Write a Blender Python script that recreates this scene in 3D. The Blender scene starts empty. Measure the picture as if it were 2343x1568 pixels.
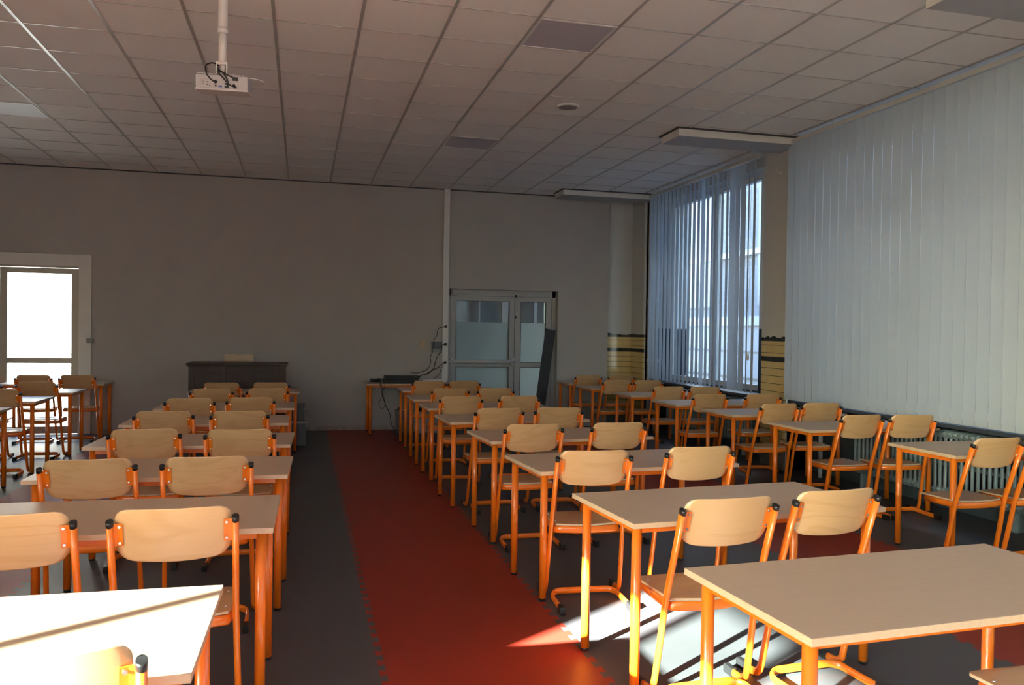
import bpy, bmesh, math, random
from mathutils import Vector, Matrix
random.seed(7)
C = bpy.context.scene.collection
sc = bpy.context.scene
PI = math.pi
# ---------------------------------------------------------------- camera
H = 1.54
YAW, PITCH, ROLL = map(math.radians, (14.48, -0.78, 0.88))
FPX = 1863.0
def cam_axes():
    fw = Vector((math.sin(YAW)*math.cos(PITCH), math.cos(YAW)*math.cos(PITCH), math.sin(PITCH)))
    rt = Vector((math.cos(YAW), -math.sin(YAW), 0)); up = rt.cross(fw)
    c, s = math.cos(ROLL), math.sin(ROLL)
    return c*rt + s*up, -s*rt + c*up, fw
r_, u_, w_ = cam_axes()
cam = bpy.data.cameras.new('camera'); camo = bpy.data.objects.new('camera', cam); C.objects.link(camo)
camo.matrix_world = Matrix(((r_.x, u_.x, -w_.x, 0), (r_.y, u_.y, -w_.y, 0), (r_.z, u_.z, -w_.z, H), (0, 0, 0, 1)))
cam.sensor_width = 36; cam.lens = FPX/2343*36; cam.clip_start = .05; cam.clip_end = 300
cam.dof.use_dof = True; cam.dof.focus_distance = 5.5; cam.dof.aperture_fstop = 6.0
sc.camera = camo
# ---------------------------------------------------------------- light
SUN_AZ, SUN_EL = math.radians(33.0), math.radians(18.8)     # travelling direction / elevation
sd = bpy.data.lights.new('sun', 'SUN'); so = bpy.data.objects.new('sun', sd); C.objects.link(so)
sd.energy = 82.0; sd.angle = math.radians(.6); sd.color = (1.0, .95, .88)
dirv = Vector((math.cos(SUN_AZ)*math.cos(SUN_EL), math.sin(SUN_AZ)*math.cos(SUN_EL), -math.sin(SUN_EL)))
so.rotation_euler = dirv.to_track_quat('-Z', 'Y').to_euler(); so.location = (-20, -12, 14)
world = bpy.data.worlds.new('world'); sc.world = world; world.use_nodes = True
wn = world.node_tree; wn.nodes.clear()
sky = wn.nodes.new('ShaderNodeTexSky'); sky.sky_type = 'NISHITA'; sky.sun_disc = False
sky.sun_elevation = SUN_EL; sky.sun_rotation = math.atan2(-dirv.x, -dirv.y); sky.air_density = 1.0; sky.dust_density = 1.5; sky.ozone_density = 1.5
bg = wn.nodes.new('ShaderNodeBackground'); bg.inputs[1].default_value = 1.0
wo = wn.nodes.new('ShaderNodeOutputWorld')
tint = wn.nodes.new('ShaderNodeMix'); tint.data_type = 'RGBA'; tint.blend_type = 'MULTIPLY'; tint.inputs[0].default_value = 1; tint.inputs[7].default_value = (.78, .95, 1.10, 1)
wn.links.new(sky.outputs[0], tint.inputs[6]); wn.links.new(tint.outputs[2], bg.inputs[0]); wn.links.new(bg.outputs[0], wo.inputs[0])
def portal(name, loc, rot, sx, sy):
    d = bpy.data.lights.new(name, 'AREA'); d.shape = 'RECTANGLE'; d.size = sx; d.size_y = sy; d.cycles.is_portal = True
    o = bpy.data.objects.new(name, d); C.objects.link(o); o.location = loc; o.rotation_euler = rot
vs = sc.view_settings
vs.view_transform = 'Standard'; vs.look = 'None'; vs.gamma = 1; vs.use_curve_mapping = False; vs.exposure = 1.66
cy = sc.cycles
cy.use_denoising = True; cy.max_bounces = 10; cy.diffuse_bounces = 6; cy.glossy_bounces = 4; cy.transmission_bounces = 6; cy.transparent_max_bounces = 12
cy.sample_clamp_indirect = 8.0; cy.caustics_reflective = False; cy.caustics_refractive = False
try: cy.denoiser = 'OPENIMAGEDENOISE'; cy.denoising_input_passes = 'RGB_ALBEDO_NORMAL'
except Exception: pass
# ---------------------------------------------------------------- materials
def new_mat(name):
    m = bpy.data.materials.new(name); m.use_nodes = True
    nt = m.node_tree; b = nt.nodes['Principled BSDF']
    return m, nt, b
def plain(name, col, rough=.5, metal=0., noise=0., nscale=8., bump=0., bscale=200., spec=.5, coat=0.):
    m, nt, b = new_mat(name)
    b.inputs['Base Color'].default_value = (*col, 1); b.inputs['Roughness'].default_value = rough; b.inputs['Metallic'].default_value = metal
    b.inputs['Specular IOR Level'].default_value = spec
    if coat: b.inputs['Coat Weight'].default_value = coat; b.inputs['Coat Roughness'].default_value = .08
    tc = nt.nodes.new('ShaderNodeTexCoord')
    if noise:
        n = nt.nodes.new('ShaderNodeTexNoise'); n.inputs['Scale'].default_value = nscale; n.inputs['Detail'].default_value = 4
        nt.links.new(tc.outputs['Object'], n.inputs['Vector'])
        mr = nt.nodes.new('ShaderNodeMapRange'); mr.inputs[1].default_value = .3; mr.inputs[2].default_value = .7; mr.inputs[3].default_value = 1-noise; mr.inputs[4].default_value = 1+noise*.6
        nt.links.new(n.outputs['Fac'], mr.inputs[0])
        mx = nt.nodes.new('ShaderNodeMix'); mx.data_type = 'RGBA'; mx.blend_type = 'MULTIPLY'; mx.inputs[0].default_value = 1
        mx.inputs[6].default_value = (*col, 1); nt.links.new(mr.outputs[0], mx.inputs[7]); nt.links.new(mx.outputs[2], b.inputs['Base Color'])
    if bump:
        n2 = nt.nodes.new('ShaderNodeTexNoise'); n2.inputs['Scale'].default_value = bscale; n2.inputs['Detail'].default_value = 2
        nt.links.new(tc.outputs['Object'], n2.inputs['Vector'])
        bp = nt.nodes.new('ShaderNodeBump'); bp.inputs['Strength'].default_value = bump; bp.inputs['Distance'].default_value = .002
        nt.links.new(n2.outputs['Fac'], bp.inputs['Height']); nt.links.new(bp.outputs[0], b.inputs['Normal'])
    return m
def wood(name, c1, c2, scale=(1.2, 14, 14), rough=.35, coat=.25, dist=1.5, fig=1.0):
    """plywood / laminate grain running along local X, shifted per object"""
    m, nt, b = new_mat(name); L = nt.links
    tc = nt.nodes.new('ShaderNodeTexCoord'); oi = nt.nodes.new('ShaderNodeObjectInfo')
    mul = nt.nodes.new('ShaderNodeVectorMath'); mul.operation = 'SCALE'; mul.inputs[0].default_value = (13, 7, 9); L.new(oi.outputs['Random'], mul.inputs['Scale'])
    add = nt.nodes.new('ShaderNodeVectorMath'); add.operation = 'ADD'; L.new(tc.outputs['Object'], add.inputs[0]); L.new(mul.outputs[0], add.inputs[1])
    mp = nt.nodes.new('ShaderNodeMapping'); mp.inputs['Scale'].default_value = scale; L.new(add.outputs[0], mp.inputs[0])
    n = nt.nodes.new('ShaderNodeTexNoise'); n.inputs['Scale'].default_value = 1.0; n.inputs['Detail'].default_value = 3; n.inputs['Distortion'].default_value = dist; L.new(mp.outputs[0], n.inputs['Vector'])
    # growth rings: sine of the noise
    mm = nt.nodes.new('ShaderNodeMath'); mm.operation = 'MULTIPLY'; mm.inputs[1].default_value = 42; L.new(n.outputs['Fac'], mm.inputs[0])
    sn = nt.nodes.new('ShaderNodeMath'); sn.operation = 'SINE'; L.new(mm.outputs[0], sn.inputs[0])
    mr = nt.nodes.new('ShaderNodeMapRange'); mr.inputs[1].default_value = .2; mr.inputs[2].default_value = 1; mr.inputs[3].default_value = 0; mr.inputs[4].default_value = .5*fig; L.new(sn.outputs[0], mr.inputs[0])
    mp2 = nt.nodes.new('ShaderNodeMapping'); mp2.inputs['Scale'].default_value = (6, 160, 160); L.new(add.outputs[0], mp2.inputs[0])
    n2 = nt.nodes.new('ShaderNodeTexNoise'); n2.inputs['Scale'].default_value = 1; n2.inputs['Detail'].default_value = 2; L.new(mp2.outputs[0], n2.inputs['Vector'])
    a = nt.nodes.new('ShaderNodeMath'); a.operation = 'MULTIPLY_ADD'; a.inputs[1].default_value = .35; L.new(n2.outputs['Fac'], a.inputs[0]); L.new(mr.outputs[0], a.inputs[2])
    mx = nt.nodes.new('ShaderNodeMix'); mx.data_type = 'RGBA'; mx.inputs[6].default_value = (*c1, 1); mx.inputs[7].default_value = (*c2, 1); L.new(a.outputs[0], mx.inputs[0])
    L.new(mx.outputs[2], b.inputs['Base Color']); b.inputs['Roughness'].default_value = rough
    b.inputs['Coat Weight'].default_value = coat; b.inputs['Coat Roughness'].default_value = .2
    return m
def glass_mat(name, tint=(.95, .98, .97), gl=.08):
    m = bpy.data.materials.new(name); m.use_nodes = True; nt = m.node_tree; nt.nodes.clear()
    t = nt.nodes.new('ShaderNodeBsdfTransparent'); t.inputs[0].default_value = (*tint, 1)
    g = nt.nodes.new('ShaderNodeBsdfGlossy'); g.inputs['Roughness'].default_value = .02
    lw = nt.nodes.new('ShaderNodeLayerWeight'); lw.inputs[0].default_value = .35
    ml = nt.nodes.new('ShaderNodeMath'); ml.operation = 'MULTIPLY_ADD'; ml.inputs[1].default_value = .5; ml.inputs[2].default_value = gl*.5; nt.links.new(lw.outputs['Fresnel'], ml.inputs[0])
    mx = nt.nodes.new('ShaderNodeMixShader'); o = nt.nodes.new('ShaderNodeOutputMaterial')
    nt.links.new(ml.outputs[0], mx.inputs[0]); nt.links.new(t.outputs[0], mx.inputs[1]); nt.links.new(g.outputs[0], mx.inputs[2]); nt.links.new(mx.outputs[0], o.inputs[0])
    return m
def translucent_mat(name, col, tcol, w, rough=.6):
    m = bpy.data.materials.new(name); m.use_nodes = True; nt = m.node_tree; b = nt.nodes['Principled BSDF']; o = nt.nodes['Material Output']
    b.inputs['Base Color'].default_value = (*col, 1); b.inputs['Roughness'].default_value = rough
    t = nt.nodes.new('ShaderNodeBsdfTranslucent'); t.inputs[0].default_value = (*tcol, 1)
    mx = nt.nodes.new('ShaderNodeMixShader'); mx.inputs[0].default_value = w
    tc = nt.nodes.new('ShaderNodeTexCoord'); n = nt.nodes.new('ShaderNodeTexNoise'); n.inputs['Scale'].default_value = 900
    bp = nt.nodes.new('ShaderNodeBump'); bp.inputs['Strength'].default_value = .1; bp.inputs['Distance'].default_value = .001
    nt.links.new(tc.outputs['Object'], n.inputs['Vector']); nt.links.new(n.outputs['Fac'], bp.inputs['Height']); nt.links.new(bp.outputs[0], b.inputs['Normal'])
    nt.links.new(b.outputs[0], mx.inputs[1]); nt.links.new(t.outputs[0], mx.inputs[2]); nt.links.new(mx.outputs[0], o.inputs[0])
    return m
def math_node(nt, op, a, b=None, c=None):
    n = nt.nodes.new('ShaderNodeMath'); n.operation = op
    for k, v in enumerate((a, b, c)):
        if v is None: continue
        if isinstance(v, (int, float)): n.inputs[k].default_value = v
        else: nt.links.new(v, n.inputs[k])
    return n.outputs[0]
def floor_mat():
    m, nt, b = new_mat('rubber_floor'); L = nt.links
    tc = nt.nodes.new('ShaderNodeTexCoord'); sp = nt.nodes.new('ShaderNodeSeparateXYZ'); L.new(tc.outputs['Object'], sp.inputs[0])
    X, Y = sp.outputs[0], sp.outputs[1]
    M = lambda *a: math_node(nt, *a)
    s = M('SINE', M('MULTIPLY', Y, 2*PI/.115))
    def edge(x0, sgn):      # 1 where X is past the toothed (dovetailed) seam
        d = M('DIVIDE', M('SUBTRACT', X, x0), .016)
        tooth = M('SIGN', M('ADD', s, M('MULTIPLY', d, .3*sgn)))
        return M('GREATER_THAN', M('MULTIPLY', d, 1.0), M('MULTIPLY', tooth, 1.0))
    tot = None
    for a, c in ((-5.4, -4.43), (-2.55, -1.58), (.37, 1.34), (3.27, 4.24)):
        v = M('SUBTRACT', edge(a, 1), edge(c, 1)); tot = v if tot is None else M('ADD', tot, v)
    n = nt.nodes.new('ShaderNodeTexNoise'); n.inputs['Scale'].default_value = 260; n.inputs['Detail'].default_value = 2; L.new(tc.outputs['Object'], n.inputs['Vector'])
    n2 = nt.nodes.new('ShaderNodeTexNoise'); n2.inputs['Scale'].default_value = 1.6; n2.inputs['Detail'].default_value = 5; L.new(tc.outputs['Object'], n2.inputs['Vector'])
    mx = nt.nodes.new('ShaderNodeMix'); mx.data_type = 'RGBA'; mx.inputs[6].default_value = (.080, .082, .090, 1); mx.inputs[7].default_value = (.265, .030, .017, 1); L.new(tot, mx.inputs[0])
    f = M('ADD', M('MULTIPLY', n.outputs['Fac'], .9), M('ADD', M('MULTIPLY', n2.outputs['Fac'], .5), .3))
    mm = nt.nodes.new('ShaderNodeMix'); mm.data_type = 'RGBA'; mm.blend_type = 'MULTIPLY'; mm.inputs[0].default_value = 1; L.new(mx.outputs[2], mm.inputs[6]); L.new(f, mm.inputs[7])
    L.new(mm.outputs[2], b.inputs['Base Color'])
    L.new(M('ADD', M('MULTIPLY', n2.outputs['Fac'], .2), .38), b.inputs['Roughness']); b.inputs['Specular IOR Level'].default_value = .32
    bp = nt.nodes.new('ShaderNodeBump'); bp.inputs['Strength'].default_value = .35; bp.inputs['Distance'].default_value = .001; L.new(n.outputs['Fac'], bp.inputs['Height']); L.new(bp.outputs[0], b.inputs['Normal'])
    return m
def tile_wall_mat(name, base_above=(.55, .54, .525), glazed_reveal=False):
    """old glazed wainscot (yellow rows, black bands, ragged top) under painted plaster, concrete foot"""
    m, nt, b = new_mat(name); L = nt.links; M = lambda *a: math_node(nt, *a)
    g = nt.nodes.new('ShaderNodeNewGeometry'); sp = nt.nodes.new('ShaderNodeSeparateXYZ'); L.new(g.outputs['Position'], sp.inputs[0])
    z = sp.outputs[2]; h = M('ADD', sp.outputs[0], sp.outputs[1])
    n = nt.nodes.new('ShaderNodeTexNoise'); n.inputs['Scale'].default_value = 7; n.inputs['Detail'].default_value = 4; L.new(g.outputs['Position'], n.inputs['Vector'])
    def band(lo, hi): return M('MULTIPLY', M('GREATER_THAN', z, lo), M('LESS_THAN', z, hi))
    def mix(f, a, c, blend='MIX'):
        x = nt.nodes.new('ShaderNodeMix'); x.data_type = 'RGBA'; x.blend_type = blend
        for k, v in ((0, f), (6, a), (7, c)):
            if isinstance(v, tuple): x.inputs[k].default_value = (*v, 1)
            elif isinstance(v, (int, float)): x.inputs[k].default_value = v
            else: L.new(v, x.inputs[k])
        return x.outputs[2]
    grout = M('LESS_THAN', M('MODULO', M('ADD', z, .018), .09), .007)
    vj = M('LESS_THAN', M('MODULO', M('ADD', h, 20.03), .11), .003)
    yel = mix(M('MULTIPLY', n.outputs['Fac'], .9), (.72, .54, .24), (.55, .38, .15))
    yel = mix(M('MULTIPLY', vj, .35), yel, (.2, .14, .08)); yel = mix(M('MULTIPLY', grout, .9), yel, (.05, .045, .035))
    blk = mix(M('MULTIPLY', vj, .8), (.012, .012, .013), (.06, .06, .06))
    top = M('ADD', 1.525, M('MULTIPLY', M('SUBTRACT', n.outputs['Fac'], .5), .16))
    isblk = M('MAXIMUM', band(1.232, 1.292), M('GREATER_THAN', z, 1.474))
    til = mix(isblk, yel, blk)
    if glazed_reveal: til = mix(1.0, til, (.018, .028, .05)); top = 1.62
    foot = mix(n.outputs['Fac'], (.10, .10, .095), (.22, .21, .19))
    til = mix(M('LESS_THAN', z, M('ADD', .16, M('MULTIPLY', n.outputs['Fac'], .16))), til, foot)
    above = M('GREATER_THAN', z, top)
    L.new(mix(above, til, base_above), b.inputs['Base Color'])
    L.new(M('ADD', .12, M('MULTIPLY', above, .55)), b.inputs['Roughness'])
    bp = nt.nodes.new('ShaderNodeBump'); bp.inputs['Strength'].default_value = .4; bp.inputs['Distance'].default_value = .002
    L.new(M('ADD', M('ADD', above, above), M('SUBTRACT', 0, M('ADD', grout, M('MULTIPLY', vj, .4)))), bp.inputs['Height']); L.new(bp.outputs[0], b.inputs['Normal'])
    return m
def brick_mat():
    m, nt, b = new_mat('facade_brick'); tc = nt.nodes.new('ShaderNodeTexCoord')
    mp = nt.nodes.new('ShaderNodeMapping'); mp.inputs['Rotation'].default_value = (PI/2, 0, PI/2); nt.links.new(tc.outputs['Object'], mp.inputs[0])
    br = nt.nodes.new('ShaderNodeTexBrick'); br.inputs['Scale'].default_value = 3.2; br.inputs['Color1'].default_value = (.25, .27, .31, 1); br.inputs['Color2'].default_value = (.21, .23, .27, 1); br.inputs['Mortar'].default_value = (.29, .31, .35, 1); br.inputs['Mortar Size'].default_value = .03
    nt.links.new(mp.outputs[0], br.inputs['Vector']); nt.links.new(br.outputs[0], b.inputs['Base Color']); b.inputs['Roughness'].default_value = .8
    return m
M_orange = plain('orange_powder_coat', (.88, .205, .012), .30, noise=.03, nscale=12, coat=.3)
M_cap = plain('black_plastic_cap', (.012, .012, .013), .38, noise=.1, nscale=60)
M_chairwood = wood('birch_plywood', (.67, .42, .21), (.52, .275, .10), scale=(.9, 5, 5), dist=.7, fig=.55)
M_plyedge = plain('plywood_edge', (.62, .48, .31), .6, noise=.15, nscale=120)
M_top = wood('beech_laminate', (.56, .42, .30), (.47, .335, .225), scale=(1.5, 30, 30), rough=.42, coat=0, dist=.3, fig=.4)
M_edge = plain('beech_edge_band', (.66, .47, .30), .4, noise=.08, nscale=60)
M_screw = plain('zinc_screw', (.75, .75, .75), .25, metal=1.0)
M_floor = floor_mat()
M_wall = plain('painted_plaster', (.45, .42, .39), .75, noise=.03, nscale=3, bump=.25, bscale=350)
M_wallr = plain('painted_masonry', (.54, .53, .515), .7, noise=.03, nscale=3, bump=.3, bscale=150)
M_tile_wall = tile_wall_mat('glazed_wainscot')
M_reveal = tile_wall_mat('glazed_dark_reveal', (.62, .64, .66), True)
M_ceil = plain('mineral_ceiling_tile', (.86, .85, .82), .85, noise=.02, nscale=40, bump=.5, bscale=260)
M_grid = plain('ceiling_grid_metal', (.43, .42, .40), .28, noise=.03, nscale=5)
M_white = plain('white_lacquer', (.70, .69, .67), .35, noise=.03, nscale=10)
M_whitetrim = plain('white_trim_paint', (.72, .69, .64), .45, noise=.04, nscale=6)
M_alu = plain('light_grey_aluminium', (.42, .42, .42), .35, noise=.04, nscale=8)
M_alud = plain('champagne_aluminium', (.50, .45, .36), .3, metal=0., noise=.04, nscale=8)
M_gasket = plain('black_gasket', (.01, .01, .01), .6, noise=.1)
M_glass = glass_mat('window_glass')
M_film = translucent_mat('frosted_film', (.34, .39, .38), (.85, .93, .88), .6, .35)
M_blind = translucent_mat('blind_fabric', (.49, .51, .50), (.68, .74, .78), .25, .75)
M_blind_backlit = translucent_mat('blind_fabric_backlit', (.50, .53, .55), (.78, .88, .98), .5, .75)  # same fabric, paler and bluer: window backlight put into its colour
M_rail = plain('blind_rail', (.55, .54, .51), .45, noise=.03)
M_rad = plain('cast_iron_radiator_paint', (.26, .33, .34), .45, noise=.15, nscale=20)
M_sill = plain('dark_stone_sill', (.045, .055, .07), .4, noise=.2, nscale=30)
M_parapet = plain('dark_teal_parapet_paint', (.075, .10, .11), .5, noise=.15, nscale=12)
M_pipe = plain('white_pipe_paint', (.62, .62, .62), .35, noise=.05)
M_darkwood = wood('dark_oak', (.050, .017, .010), (.022, .008, .005), scale=(14, 2, 2), rough=.55, coat=0)
M_plat = plain('grey_blue_platform_paint', (.13, .15, .17), .5, noise=.1, nscale=12)
M_platedge = plain('pale_step_edging', (.55, .52, .48), .5, noise=.1, nscale=12)
M_diff = plain('opal_light_diffuser', (.50, .48, .54), .4, noise=.02, nscale=30)
M_black = plain('black_metal', (.010, .010, .011), .6, noise=.1)
M_cable = plain('black_cable_rubber', (.012, .012, .012), .5, noise=.1)
M_rcable = plain('dark_red_cable_rubber', (.12, .012, .01), .5, noise=.1)
M_greyp = plain('grey_plastic', (.27, .28, .275), .45, noise=.1)
M_smoke = plain('smoked_plastic_cover', (.06, .065, .062), .2, noise=.1)
M_boxb = plain('box_soffit_shade', (.40, .40, .41), .6, noise=.03)  # darker than the box sides: underside shade put into the colour
M_beige = plain('beige_plastic', (.52, .41, .26), .4, noise=.05)
M_board = plain('dark_grey_laminate', (.035, .035, .037), .55, noise=.1, nscale=12)
M_crate = plain('white_plastic_crate', (.72, .72, .69), .45, noise=.05)
M_projb = plain('projector_shell', (.46, .45, .47), .45, noise=.03)
M_ground = plain('pale_paving', (.26, .25, .23), .85, noise=.15, nscale=2)
M_render = plain('pale_facade_render', (.26, .25, .235), .85, noise=.08, nscale=1)
M_facade = plain('panelled_facade', (.40, .43, .48), .7, noise=.08, nscale=1)
M_brick = brick_mat()
M_tileroof = plain('roof_felt', (.08, .08, .08), .9, noise=.2)
M_storage = plain('grey_green_storage_box', (.085, .105, .10), .4, noise=.08)
M_blue = plain('blue_socket', (.05, .08, .4), .4)
M_oak = wood('light_oak_chair', (.50, .28, .11), (.32, .16, .06), scale=(2, 9, 9))
# ---------------------------------------------------------------- mesh helpers
class MB:
    def __init__(s): s.bm = bmesh.new(); s.mats = []
    def mi(s, m):
        if m not in s.mats: s.mats.append(m)
        return s.mats.index(m)
    def box(s, x0, x1, y0, y1, z0, z1, m=None, bev=0., M=None):
        r = bmesh.ops.create_cube(s.bm, size=1); v = r['verts']
        for q in v: q.co = Vector(((x0+x1)/2 + q.co.x*(x1-x0), (y0+y1)/2 + q.co.y*(y1-y0), (z0+z1)/2 + q.co.z*(z1-z0)))
        fs = {f for q in v for f in q.link_faces}
        if bev:
            es = list({e for q in v for e in q.link_edges})
            rb = bmesh.ops.bevel(s.bm, geom=es, offset=bev, segments=2, affect='EDGES', profile=.7)
            fs = {f for q in rb['verts'] for f in q.link_faces} | {f for f in fs if f.is_valid}
        vv = {q for f in fs for q in f.verts}
        if M is not None:
            for q in vv: q.co = M @ q.co
        if m is not None:
            k = s.mi(m)
            for f in fs: f.material_index = k
        return fs
    def prism(s, pts, z0, z1, m=None, M=None, edge_m=None, side_smooth=False):
        """polygon outline (x,y) extruded z0..z1; M places it"""
        a = [s.bm.verts.new((x, y, z0)) for x, y in pts]; b = [s.bm.verts.new((x, y, z1)) for x, y in pts]
        fs = [s.bm.faces.new(a[::-1]), s.bm.faces.new(b)]; n = len(pts); sd_ = []
        for i in range(n):
            f = s.bm.faces.new((a[i], a[(i+1) % n], b[(i+1) % n], b[i])); f.smooth = side_smooth; sd_.append(f)
        if M is not None:
            for q in a+b: q.co = M @ q.co
        if m is not None:
            for f in fs: f.material_index = s.mi(m)
            for f in sd_: f.material_index = s.mi(edge_m or m)
    def tube(s, path, rx, ry=None, seg=10, side=Vector((1, 0, 0)), m=None, caps=True, sharp=False):
        """sweep an ellipse (rx along 'side', ry across) along path"""
        ry = ry or rx; P = [Vector(p) for p in path]; rings = []
        for i, p in enumerate(P):
            t = ((P[min(i+1, len(P)-1)] - P[max(i-1, 0)])).normalized()
            if side is None:
                ref = Vector((0, 0, 1)) if abs(t.z) < .9 else Vector((1, 0, 0)); a = t.cross(ref).normalized()
            elif callable(side): a = side(t)
            else: a = (side - t*side.dot(t)); a = a.normalized() if a.length > 1e-4 else Vector((0, 0, 1))
            b = t.cross(a).normalized()
            rings.append([s.bm.verts.new(p + a*rx*math.cos(2*PI*k/seg) + b*ry*math.sin(2*PI*k/seg)) for k in range(seg)])
        mi = s.mi(m) if m else 0
        for A, B in zip(rings, rings[1:]):
            for k in range(seg):
                f = s.bm.faces.new((A[k], A[(k+1) % seg], B[(k+1) % seg], B[k])); f.smooth = True; f.material_index = mi
        if caps:
            f = s.bm.faces.new(rings[0][::-1]); f.material_index = mi; f = s.bm.faces.new(rings[-1]); f.material_index = mi
    def cyl(s, x, y, z0, z1, r, seg=20, m=None, r2=None): 
        r2 = r if r2 is None else r2; mi = s.mi(m) if m else 0
        a = [s.bm.verts.new((x+r*math.cos(2*PI*k/seg), y+r*math.sin(2*PI*k/seg), z0)) for k in range(seg)]
        b = [s.bm.verts.new((x+r2*math.cos(2*PI*k/seg), y+r2*math.sin(2*PI*k/seg), z1)) for k in range(seg)]
        for k in range(seg):
            f = s.bm.faces.new((a[k], a[(k+1) % seg], b[(k+1) % seg], b[k])); f.smooth = True; f.material_index = mi
        f = s.bm.faces.new(a[::-1]); f.material_index = mi; f = s.bm.faces.new(b); f.material_index = mi
    def quad(s, pts, m=None):
        f = s.bm.faces.new([s.bm.verts.new(p) for p in pts]); f.material_index = s.mi(m) if m else 0; return f
    def build(s, name, mat=None, parent=None, smooth_angle=None):
        bmesh.ops.recalc_face_normals(s.bm, faces=s.bm.faces)
        me = bpy.data.meshes.new(name); s.bm.to_mesh(me); s.bm.free()
        if s.mats:
            for m in s.mats: me.materials.append(m)
        elif mat: me.materials.append(mat)
        o = bpy.data.objects.new(name, me); C.objects.link(o)
        if parent: o.parent = parent
        return o
def tag(o, label, cat, group=None):
    o['label'] = label; o['category'] = cat
    if group: o['group'] = group
    return o
def thing(name, label, cat, loc=(0, 0, 0), rz=0., group=None):
    o = bpy.data.objects.new(name, None); C.objects.link(o); o.empty_display_size = .1
    o.location = loc; o.rotation_euler = (0, 0, rz)
    return tag(o, label, cat, group)
def struct(o): o['kind'] = 'structure'; return o
def children(o): return list(o.children)
kids = {}
def index_kids():
    kids.clear()
    for o in C.objects:
        if o.parent: kids.setdefault(o.parent.name, []).append(o)
def copy_tree(o, parent=None):
    c = o.copy(); C.objects.link(c); c.parent = parent
    for ch in kids.get(o.name, []): copy_tree(ch, c)
    return c
def arc(cx, cy, r, a0, a1, n=6): return [(cx+r*math.cos(math.radians(a0+(a1-a0)*k/n)), cy+r*math.sin(math.radians(a0+(a1-a0)*k/n))) for k in range(n+1)]
def rounded(w, h, r, r2=None, n=6, x0=0, y0=0):
    r2 = r2 or r    # r2: lower corners
    return arc(x0+w/2-r, y0+h/2-r, r, 0, 90, n)+arc(x0-w/2+r, y0+h/2-r, r, 90, 180, n)+arc(x0-w/2+r2, y0-h/2+r2, r2, 180, 270, n)+arc(x0+w/2-r2, y0-h/2+r2, r2, 270, 360, n)
def bez(pts, n=8):
    """Catmull-Rom through pts"""
    P = [Vector(p) for p in pts]; P = [2*P[0]-P[1]]+P+[2*P[-1]-P[-2]]; out = []
    for i in range(1, len(P)-2):
        for k in range(n):
            t = k/n; a, b, c, d = P[i-1], P[i], P[i+1], P[i+2]
            out.append(.5*((2*b)+(c-a)*t+(2*a-5*b+4*c-d)*t*t+(3*b-a-3*c+d)*t**3))
    return out+[P[-2]]
# ================================================================ SETTING
XR, XL, YB, YR, ZC = 5.34, -5.8, 12.6, -7.5, 3.74
m = MB(); m.box(XL-.3, 6.0, YR-.3, 12.95, -.12, 0); struct(m.build('floor', M_floor))
# ceiling: tiles + grid of T bars
GX, GY = -.216, 4.298
m = MB(); m.box(XL-.3, 6.0, YR-.3, 12.95, ZC+.004, ZC+.3); ceil = struct(m.build('ceiling', M_ceil))
m = MB(); i = -10
while GX+.6*i < 5.2:
    x = GX+.6*i
    if x > XL: m.box(x-.012, x+.012, YR, YB, ZC-.001, ZC+.006)
    i += 1
m.build('ceiling_main_bar', M_grid, ceil); m = MB(); j = -20
while GY+.6*j < YB:
    y = GY+.6*j
    if y > YR: m.box(XL, 5.25, y-.0045, y+.0045, ZC-.0005, ZC+.006)
    j += 1
m.build('ceiling_cross_bar', M_grid, ceil)
m = MB(); m.box(XL, 4.88, YB-.022, YB, ZC-.012, ZC+.004); m.build('edge_profile', plain('shadow_gap', (.05, .05, .05), .6), ceil)
# unseen block added above the room to shade the courtyard
m = MB(); m.box(XL-.3, 6.0, YR-.3, 12.95, ZC+.3, 9.2); struct(m.build('wall_shade_block', M_brick))
# back wall: lining (stops at X 4.88) + masonry behind; openings for the two doors
D1a, D1b, D1t = -5.17, -2.95, 2.43
D2a, D2b, D2t = 2.233, 4.012, 2.2
m = MB()
def wall_y(m, x0, x1, y0, y1, z1, ops):
    cur = x0
    for a, b, t in ops:
        m.box(cur, a, y0, y1, 0, z1); m.box(a, b, y0, y1, t, z1); cur = b
    m.box(cur, x1, y0, y1, 0, z1)
wall_y(m, XL, 4.88, YB, YB+.12, ZC+.01, [(D1a, D1b, D1t), (D2a, D2b, D2t)])
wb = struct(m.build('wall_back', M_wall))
m = MB(); wall_y(m, XL-.3, 6.0, YB+.12, YB+.35, ZC+.3, [(D1a, D1b, D1t), (D2a, D2b, D2t)])
m.build('masonry_wall', M_tile_wall, wb)
m = MB(); m.box(-2.86, 2.1, YB-.014, YB, 0, .065, bev=.003); struct(m.build('baseboard_back', plain('dusty_baseboard', (.40, .34, .29), .6, noise=.2, nscale=14)))
m = MB(); m.box(4.02, 4.88, YB-.014, YB, 0, .065, bev=.003); struct(m.build('baseboard_corner', M_whitetrim))
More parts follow.
